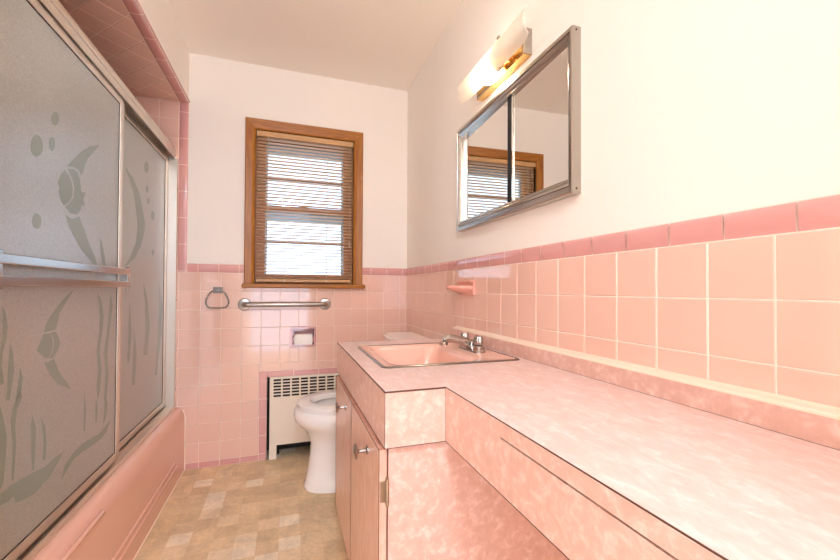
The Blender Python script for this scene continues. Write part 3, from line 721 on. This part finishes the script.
# ------------------------------------------------------------------ vanity cabinet
CX = .7772
CT = .807; AB = .680      # counter top, apron bottom
def vanity():
    v = thing('vanity_cabinet', 'pink laminate vanity cabinet with two doors under the sink', 'cabinet', (.5, 1.2, 0))
    T = AB-.0006
    bm = NB(); box(bm, .2235, CX, .830, .848, .125, T); box(bm, .2235, CX, 1.597, 1.612, .125, T); box(bm, .262, CX, .830, 1.612, 0, .125)
    box(bm, .7655, CX, .848, 1.597, .125, T); box(bm, .2235, .7655, .848, 1.597, .125, .140); box(bm, .2235, .24, .848, 1.597, .655, T); box(bm, .2235, .24, 1.20, 1.24, .140, .655)
    link('body', bm, M['lam'], v)
    bm = NB(); box(bm, .2225, .2245, .8285, .8315, .125, T); link('corner_seam', bm, M['seam'], v)
    for i, (a, b, k) in enumerate(((.836, 1.2195, .960), (1.2225, 1.606, 1.332))):
        bm = NB(); box(bm, .2045, .223, a, b, .128, .667, .0008, 1); d = link('door', bm, M['lamv'], v)
        bm = NB(); e = .0007; x0 = .2045
        for (p0, p1, q0, q1) in ((a-e, b+e, .6655, .6675), (a-e, b+e, .1275, .1295), (a-e, a+.0013, .1275, .6675), (b-.0013, b+e, .1275, .6675)): box(bm, x0-.0004, x0+.0009, p0, p1, q0, q1)
        link('edge_line', bm, M['seam'], d)
        bm = NB(); lathe(bm, (.2045, k, .618), (-1, 0, 0), [(.011, 0), (.011, .003), (.0055, .006), (.005, .022), (.009, .026), (.0185, .029), (.0195, .033), (.016, .036), (0, .037)], 24); link('knob', bm, M['chrome'], d, smooth=40)
        for z in (.572, .215):
            y = a-.001 if i == 0 else b+.001; s = -1 if i == 0 else 1
            bm = NB(); tube(bm, [(.2235, y+s*.0025, z-.030), (.2235, y+s*.0025, z+.030)], .0048, 12); box(bm, .2075, .2235, min(y, y+s*.002), max(y, y+s*.002), z-.024, z+.024, .0005, 1)
            for zz in (-.032, .032): lathe(bm, (.2235, y+s*.0025, z+zz-.002), (0, 0, 1), [(.002, 0), (.004, .001), (.004, .003), (.002, .004)], 10)
            link('hinge', bm, M['nickel'], d)
vanity()

def counter():
    c = thing('countertop', 'pink mottled laminate countertop running from sink to dressing counter', 'countertop', (.5, .8, AB))
    NY, EX = -.368, .357
    bm = NB(); plate(bm, [.2105, .276, EX+.0005, .722, CX], [NY, .8085, 1.054, 1.462, 1.632], {(0, 0), (1, 0), (1, 2), (2, 2)}, lambda a, b, n: (a, b, CT-n), .0035)
    link('top', bm, M['lamt'], c)
    zt = CT-.0035
    bm = NB(); plate(bm, [.214, .276, EX+.004, .722, CX], [NY, .812, 1.054, 1.462, 1.630], {(0, 0), (1, 0), (1, 2), (2, 2)}, lambda a, b, n: (a, b, zt-n), .016); link('core', bm, M['lam'], c)
    bm = NB(); box(bm, .2105, .229, .8085, 1.632, AB, zt); link('sink_apron', bm, M['lam'], c)
    bm = NB(); box(bm, .229, EX+.0005, .8085, .827, AB, zt); link('end_apron', bm, M['lam'], c)
    bm = NB(); box(bm, .229, CX, 1.614, 1.632, AB, zt); link('end_apron', bm, M['lam'], c)
    # apron of the dressing counter, with a wide shallow drawer
    dy0, dy1, dz = -.28, .574, .7785
    bm = NB(); plate(bm, [NY, dy0, dy1, .8085], [AB, dz, zt], {(1, 0)}, lambda a, b, n: (EX+.0005+n, a, b), .0185); link('dressing_apron', bm, M['lam'], c)
    bm = NB(); box(bm, EX+.0005, EX+.019, dy0+.001, dy1-.0004, AB, dz-.0032); dr = link('drawer_front', bm, M['lam'], c)
    bm = NB(); box(bm, EX+.004, EX+.03, dy0-.01, dy1+.004, dz-.012, dz+.006); link('drawer_gap_shade', bm, M['dark'], c)  # dark box behind the slot, its colour standing for shade
    bm = NB(); box(bm, EX+.03, EX+.36, dy0+.02, dy1-.02, AB+.004, dz-.014); link('drawer_box', bm, M['lam'], dr)
    bm = NB(); box(bm, EX+.02, CX, NY, NY+.019, 0, AB); link('added_shade_panel', bm, M['lam'], c)  # panel added out of view to shade the knee space
    # dark edges of the laminate sheets
    e = .0006
    bm = NB(); box(bm, .2105-e, .2118, .8085-e, 1.632+e, zt, CT+.0002); box(bm, .2105-e, EX+.0005, .8085-e, .8098, zt, CT+.0002); box(bm, EX+.0005-e, EX+.0012, NY, .8098, CT-.0018, CT+.0002); box(bm, .2105, CX, 1.6308, 1.632+e, zt, CT+.0002)
    for x, y in ((.2105, .8085), (EX+.0003, .8087)): box(bm, x-.0006, x+.0006, y-.0006, y+.0006, AB, zt)
    box(bm, .2105-e, .2115, .8085-e, 1.632, AB-.0003, AB+.0012); box(bm, .2105-e, EX, .8085-e, .8095, AB-.0003, AB+.0012); box(bm, EX+.0005-e, EX+.0015, NY, .8085, AB-.0003, AB+.0009)
    link('edge_line', bm, M['seam'], c)
    bm = NB(); box(bm, .7575, CX, NY, 1.632, CT, .852); sp = link('backsplash', bm, M['lam'], c)
    bm = NB(); b2 = [(.7572, .8505), (.7572, .8535), (.7605, .857), (.772, .8605), (CX, .864), (CX, .8505)]
    prism(bm, b2, 'y', NY, 1.634); link('caulk_bead', bm, M['caulk'], sp)
    bm = NB(); box(bm, .7568, .758, NY, 1.632, CT-.0002, CT+.0005); link('joint_line', bm, M['seam'], sp)
counter()

def rrect(x0, x1, y0, y1, r, z, n=6):
    out = []
    for cx, cy, a0 in ((x1-r, y1-r, 0), (x0+r, y1-r, PI/2), (x0+r, y0+r, PI), (x1-r, y0+r, 3*PI/2)):
        for k in range(n+1):
            a = a0+PI/2*k/n; out.append(Vector((cx+r*math.cos(a), cy+r*math.sin(a), z)))
    return out
def sink():
    s = thing('sink', 'pink enamel sink with steel rim set into the countertop', 'sink', (.5, 1.26, CT))
    X0, X1, Y0, Y1 = .265, .733, 1.043, 1.475
    bm = NB()
    loft(bm, [rrect(X0+.007, X1-.007, Y0+.007, Y1-.007, .022, CT+.0035), rrect(.300, .606, 1.066, 1.452, .05, CT+.0030), rrect(.308, .598, 1.074, 1.444, .05, CT-.001), rrect(.318, .588, 1.084, 1.434, .05, CT-.015), rrect(.345, .57, 1.11, 1.41, .06, CT-.11), rrect(.37, .545, 1.14, 1.38, .07, CT-.125), rrect(.44, .48, 1.24, 1.28, .019, CT-.128)], False, True)
    link('basin', bm, M['sink'], s, smooth=40)
    bm = NB(); loft(bm, [rrect(X0, X1, Y0, Y1, .024, CT), rrect(X0, X1, Y0, Y1, .024, CT+.0025), rrect(X0+.003, X1-.003, Y0+.003, Y1-.003, .022, CT+.0046), rrect(X0+.009, X1-.009, Y0+.009, Y1-.009, .02, CT+.0046), rrect(X0+.011, X1-.011, Y0+.011, Y1-.011, .02, CT+.003)], False, False)
    link('steel_rim', bm, M['dchrome'], s, smooth=30)
    bm = NB(); lathe(bm, (.46, 1.26, CT-.129), (0, 0, 1), [(.024, 0), (.024, .003), (.018, .004), (.016, .002), (0, .002)], 24); link('drain', bm, M['chrome'], s, smooth=30)
sink()

def faucet():
    z = CT+.0035
    f = thing('faucet', 'chrome two-handled faucet on the back of the pink sink', 'faucet', (.66, 1.265, z))
    cy = 1.262; x = .662; hy = .055
    bm = NB(); loft(bm, [rrect(x-.024, x+.024, cy-hy-.024, cy+hy+.024, .0235, z), rrect(x-.024, x+.024, cy-hy-.024, cy+hy+.024, .0235, z+.006), rrect(x-.019, x+.019, cy-hy-.019, cy+hy+.019, .0185, z+.012), rrect(x-.015, x+.015, cy-hy-.015, cy+hy+.015, .0145, z+.016)]); link('base_plate', bm, M['chrome'], f, smooth=35)
    for s in (-1, 1):
        bm = NB(); lathe(bm, (x, cy+s*hy, z+.004), (0, 0, 1), [(.0215, 0), (.0215, .016), (.019, .020), (.010, .022), (.010, .026)], 24); h = link('valve_cover', bm, M['chrome'], f, smooth=30)
        bm = NB(); n = 48; rings = []
        for r, hh in ((.011, .026), (.0165, .028), (.0172, .034), (.0168, .052), (.0145, .057), (.004, .058)):
            rings.append([Vector((x+r*(1+.07*math.cos(8*2*PI*k/n))*math.cos(2*PI*k/n), cy+s*hy+r*(1+.07*math.cos(8*2*PI*k/n))*math.sin(2*PI*k/n), z+hh)) for k in range(n)])
        loft(bm, rings); link('handle', bm, M['chrome'], f, smooth=35)
    bm = NB(); lathe(bm, (x, cy, z+.008), (0, 0, 1), [(.021, 0), (.021, .016), (.017, .026), (.008, .031), (0, .032)], 24)
    pts = [(x-.004, cy, z+.020), (x-.03, cy, z+.031), (x-.06, cy, z+.041), (x-.088, cy, z+.047), (x-.104, cy, z+.046), (x-.112, cy, z+.042), (x-.114, cy, z+.030)]
    tube(bm, pts, [.018, .0168, .0155, .0148, .0145, .0142, .0138], 16); link('spout', bm, M['chrome'], f, smooth=45)
    bm = NB(); lathe(bm, (x-.114, cy, z+.022), (0, 0, 1), [(.012, 0), (.0155, .001), (.0155, .011), (.013, .013)], 18); link('aerator', bm, M['chrome'], f, smooth=30)
    bm = NB(); tube(bm, [(x+.022, cy, z+.006), (x+.022, cy, z+.045)], .003, 8); lathe(bm, (x+.022, cy, z+.045), (0, 0, 1), [(.004, 0), (.0065, .004), (.0065, .008), (0, .011)], 12); link('drain_rod', bm, M['chrome'], f, smooth=30)
faucet()

# ------------------------------------------------------------------ mirror cabinet, lamp, soap dish on the right wall
def mirror():
    c = thing('mirror_cabinet', 'chrome framed mirror cabinet with two sliding mirrors above the sink', 'mirror cabinet', (PR, 1.21, 1.54))
    y0, y1, z0, z1 = .842, 1.582, 1.306, 1.777
    sw, tw, bw = .0245, .040, .046
    pr = [(0, .784), (0, .754), (.06, .750), (.30, .7495), (.36, .754), (.44, .754), (.50, .7505), (.66, .752), (.84, .758), (.92, .7575), (1, .760), (1, .780)]
    bm = NB(); loft(bm, [[Vector((x, y0+f*sw, z0+f*bw)), Vector((x, y1-f*sw, z0+f*bw)), Vector((x, y1-f*sw, z1-f*tw)), Vector((x, y0+f*sw, z1-f*tw))] for f, x in pr], False, False)
    link('frame', bm, M['satin'], c)
    for z in (z0+.014, z1-.010):
        bm = NB(); lathe(bm, (.766, y0, z), (0, -1, 0), [(.0028, -.001), (.0028, .0005), (0, .0008)], 10); link('screw', bm, M['rust_shade'], c)
    bm = NB(); box(bm, .7795, .7815, y0+.01, y1-.01, z0+.02, z1-.02); link('backing', bm, M['dark'], c)
    a, b = z0+bw-.004, z1-tw+.004
    def skew(bm, x0, x1, ya, yb, bev=0):      # the doors sit a little crooked in their tracks
        b2 = NB(); box(b2, x0, x1, ya, yb, a, b, bev)
        for v in b2.verts: v.co.x += (v.co.y-ym)*.0257
        merge(bm, b2)
    ym = 1.37
    bm = NB(); skew(bm, .7715, .7735, 1.15, y1-sw+.003); link('mirror_door', bm, M['mirror'], c)
    bm = NB(); skew(bm, .7706, .7716, 1.160, 1.184); link('mirror_gap_shade', bm, M['dark'], c)  # shade of the gap between the mirror doors, put in as a dark strip
    ym = 1.01
    bm = NB(); skew(bm, .7655, .7675, y0+sw-.003, 1.160); d = link('mirror_door', bm, M['mirror'], c)
    bm = NB(); skew(bm, .7635, .7690, 1.158, 1.170, .001); link('edge_channel', bm, M['dchrome'], d)
mirror()

def lamp():
    t = thing('wall_lamp', 'brass and chrome vanity lamp with curved frosted glass above the mirror', 'lamp', (PR, 1.23, 1.875))
    bm = NB(); box(bm, .752, PR+.002, 1.062, 1.394, 1.832, 1.920, .002); link('back_plate', bm, M['chrome'], t)
    bm = NB(); box(bm, .7505, PR+.0005, 1.066, 1.390, 1.8295, 1.8325); box(bm, .7500, .7522, 1.075, 1.381, 1.842, 1.910); link('brass_face', bm, M['brass'], t)
    bm = NB(); tube(bm, [(.76, 1.145, 1.868), (.728, 1.145, 1.862)], .012, 16); link('arm', bm, M['brass'], t, smooth=True)
    for s, m in ((1, 'bulb'), (-1, 'bulboff')):
        y = 1.145
        if s > 0: pf = [(.012, -.03), (.011, 0), (.013, .018), (.020, .034), (.0215, .040), (.0215, .046)]
        else: pf = [(.012, .0), (.013, .012), (.016, .020)]
        bm = NB(); lathe(bm, (.725, y, 1.858), (0, s, -.1*s if s > 0 else 0), pf, 20); so = link('socket', bm, M['brass'], t, smooth=30)
        if s > 0:
            bm = NB(); lathe(bm, (.725, y+.045, 1.8535), (0, 1, -.1), [(.012, 0), (.014, .012), (.024, .036), (.0275, .055), (.025, .074), (.015, .088), (0, .093)], 24); b = link('bulb', bm, M['bulb'], t, smooth=True); b['label'] = 'lit bulb'
    ax, az, r = .738, 1.868, .060
    rings = []
    ys = [.968, .974, .990, 1.02] + [1.05+.04*k for k in range(9)] + [1.395, 1.412, 1.420]
    def arc(y, rr):
        e = min(y-.962, 1.426-y); sh = 1 if e > .05 else math.sqrt(max(0, 1-(1-e/.05)**2))
        up, dn = 122, 240; mid = (up+dn)/2
        out = []
        for k in range(15):
            g = math.radians(mid+(up-mid+(dn-up)*k/14)*(.55+.45*sh)); out.append(Vector((ax+rr*math.cos(g), y, az+rr*math.sin(g))))
        return out
    for y in ys: rings.append(arc(y, r)+arc(y, r-.004)[::-1])
    bm = NB(); loft(bm, rings); link('glass_shade', bm, M['shade'], t, smooth=40)
    for y, zz, xx in ((1.145, az+.055, ax-.034), (1.145, az-.055, ax-.032)):
        bm = NB(); lathe(bm, (xx, y, zz-.005), (0, 0, 1), [(.005, 0), (.007, .003), (.007, .009), (.003, .014), (0, .015)], 12); link('finial', bm, M['chrome'], t, smooth=30)
    bm = NB()
    for q in (.052, -.052): tube(bm, [(.735, 1.145, 1.862), (ax-.033, 1.145, az+q)], .003, 8)
    link('shade_rod', bm, M['brass'], t)
lamp()

def added_ceiling_lamp():  # lamp added out of view to light the room from above
    t = thing('added_ceiling_lamp', 'added unseen opal glass ceiling lamp over the near end of the room', 'lamp', (0, -.95, ZC))
    bm = NB(); lathe(bm, (0, -.95, ZC), (0, 0, -1), [(.165, 0), (.168, .004), (.168, .020), (.160, .026), (.10, .028)], 40); link('base', bm, M['chrome'], t, smooth=30)
    bm = NB(); lathe(bm, (0, -.95, ZC-.024), (0, 0, -1), [(.155, 0), (.157, .012), (.148, .034), (.125, .055), (.09, .070), (.045, .079), (0, .081)], 40); link('glass_dome', bm, M['dome'], t, smooth=True)
added_ceiling_lamp()

def soap_dish():
    d = thing('soap_dish', 'small pink ceramic soap dish mounted on the tiles above the faucet', 'soap dish', (RX, 1.523, 1.045))
    bm = NB(); box(bm, .766, RX+.002, 1.446, 1.600, 1.012, 1.078, .004, 3); box(bm, .756, .770, 1.452, 1.594, 1.068, 1.077, .003, 2); link('wall_plate', bm, M['sinkd'], d)
    def half(sc, z, n=20):
        pts = [Vector((.767-.088*sc*math.sin(PI*k/n)**.8, 1.523-.070*(.4+.6*sc)*math.cos(PI*k/n), z)) for k in range(n+1)]
        return pts+[Vector((.770, 1.523+.070*(.4+.6*sc), z)), Vector((.770, 1.523-.070*(.4+.6*sc), z))]
    bm = NB(); loft(bm, [half(.25, 1.016), half(.55, 1.026), half(.93, 1.037), half(1, 1.043), half(1, 1.051), half(.96, 1.054), half(.88, 1.053), half(.84, 1.046)]); link('tray', bm, M['sinkd'], d, smooth=40)
M['sinkd'] = mat('pink_ceramic', (240, 178, 160), 0.12)
soap_dish()

# ------------------------------------------------------------------ light from outdoors and from the open side of the room
W = bpy.data.worlds.new('World'); S.world = W; W.use_nodes = True
n, l = W.node_tree.nodes, W.node_tree.links
bg = n['Background']
tc = n.new('ShaderNodeTexCoord'); sx = n.new('ShaderNodeSeparateXYZ'); l.new(tc.outputs['Generated'], sx.inputs[0])
mr = n.new('ShaderNodeMapRange'); mr.inputs['From Min'].default_value = -.15; mr.inputs['From Max'].default_value = .15; l.new(sx.outputs[1], mr.inputs['Value'])
mc = n.new('ShaderNodeMix'); mc.data_type = 'RGBA'; mc.inputs[6].default_value = FRONT_FILL; mc.inputs[7].default_value = SKY
l.new(mr.outputs[0], mc.inputs[0]); l.new(mc.outputs[2], bg.inputs['Color']); bg.inputs['Strength'].default_value = 1.0

# ------------------------------------------------------------------ camera (16 mm, slightly shifted)
cd = bpy.data.cameras.new('camera'); co = bpy.data.objects.new('camera', cd); C.objects.link(co)
cd.sensor_width = 36; cd.lens = 373.49/840*36; cd.clip_start = 0.02
cd.shift_x = (420-407.6)/840; cd.shift_y = (285.15-280)/840
yaw, pit, rol = .3134, .0127, .0051
fw = Vector((math.sin(yaw)*math.cos(pit), math.cos(yaw)*math.cos(pit), math.sin(pit)))
rt = Vector((math.cos(yaw), -math.sin(yaw), 0)); up = rt.cross(fw)
r2 = rt*math.cos(rol)+up*math.sin(rol); u2 = up*math.cos(rol)-rt*math.sin(rol)
mw = Matrix((r2, u2, -fw)).transposed().to_4x4(); mw.translation = (0, 0, 1.0343)
co.matrix_world = mw
S.camera = co
vs = S.view_settings
S.display_settings.display_device = 'sRGB'
vs.view_transform = 'Standard'; vs.look = 'None'; vs.gamma = 1; vs.use_curve_mapping = False; vs.exposure = EXPO
S.cycles.use_denoising = True
S.cycles.max_bounces = 14; S.cycles.diffuse_bounces = 8; S.cycles.transmission_bounces = 10; S.cycles.transparent_max_bounces = 16
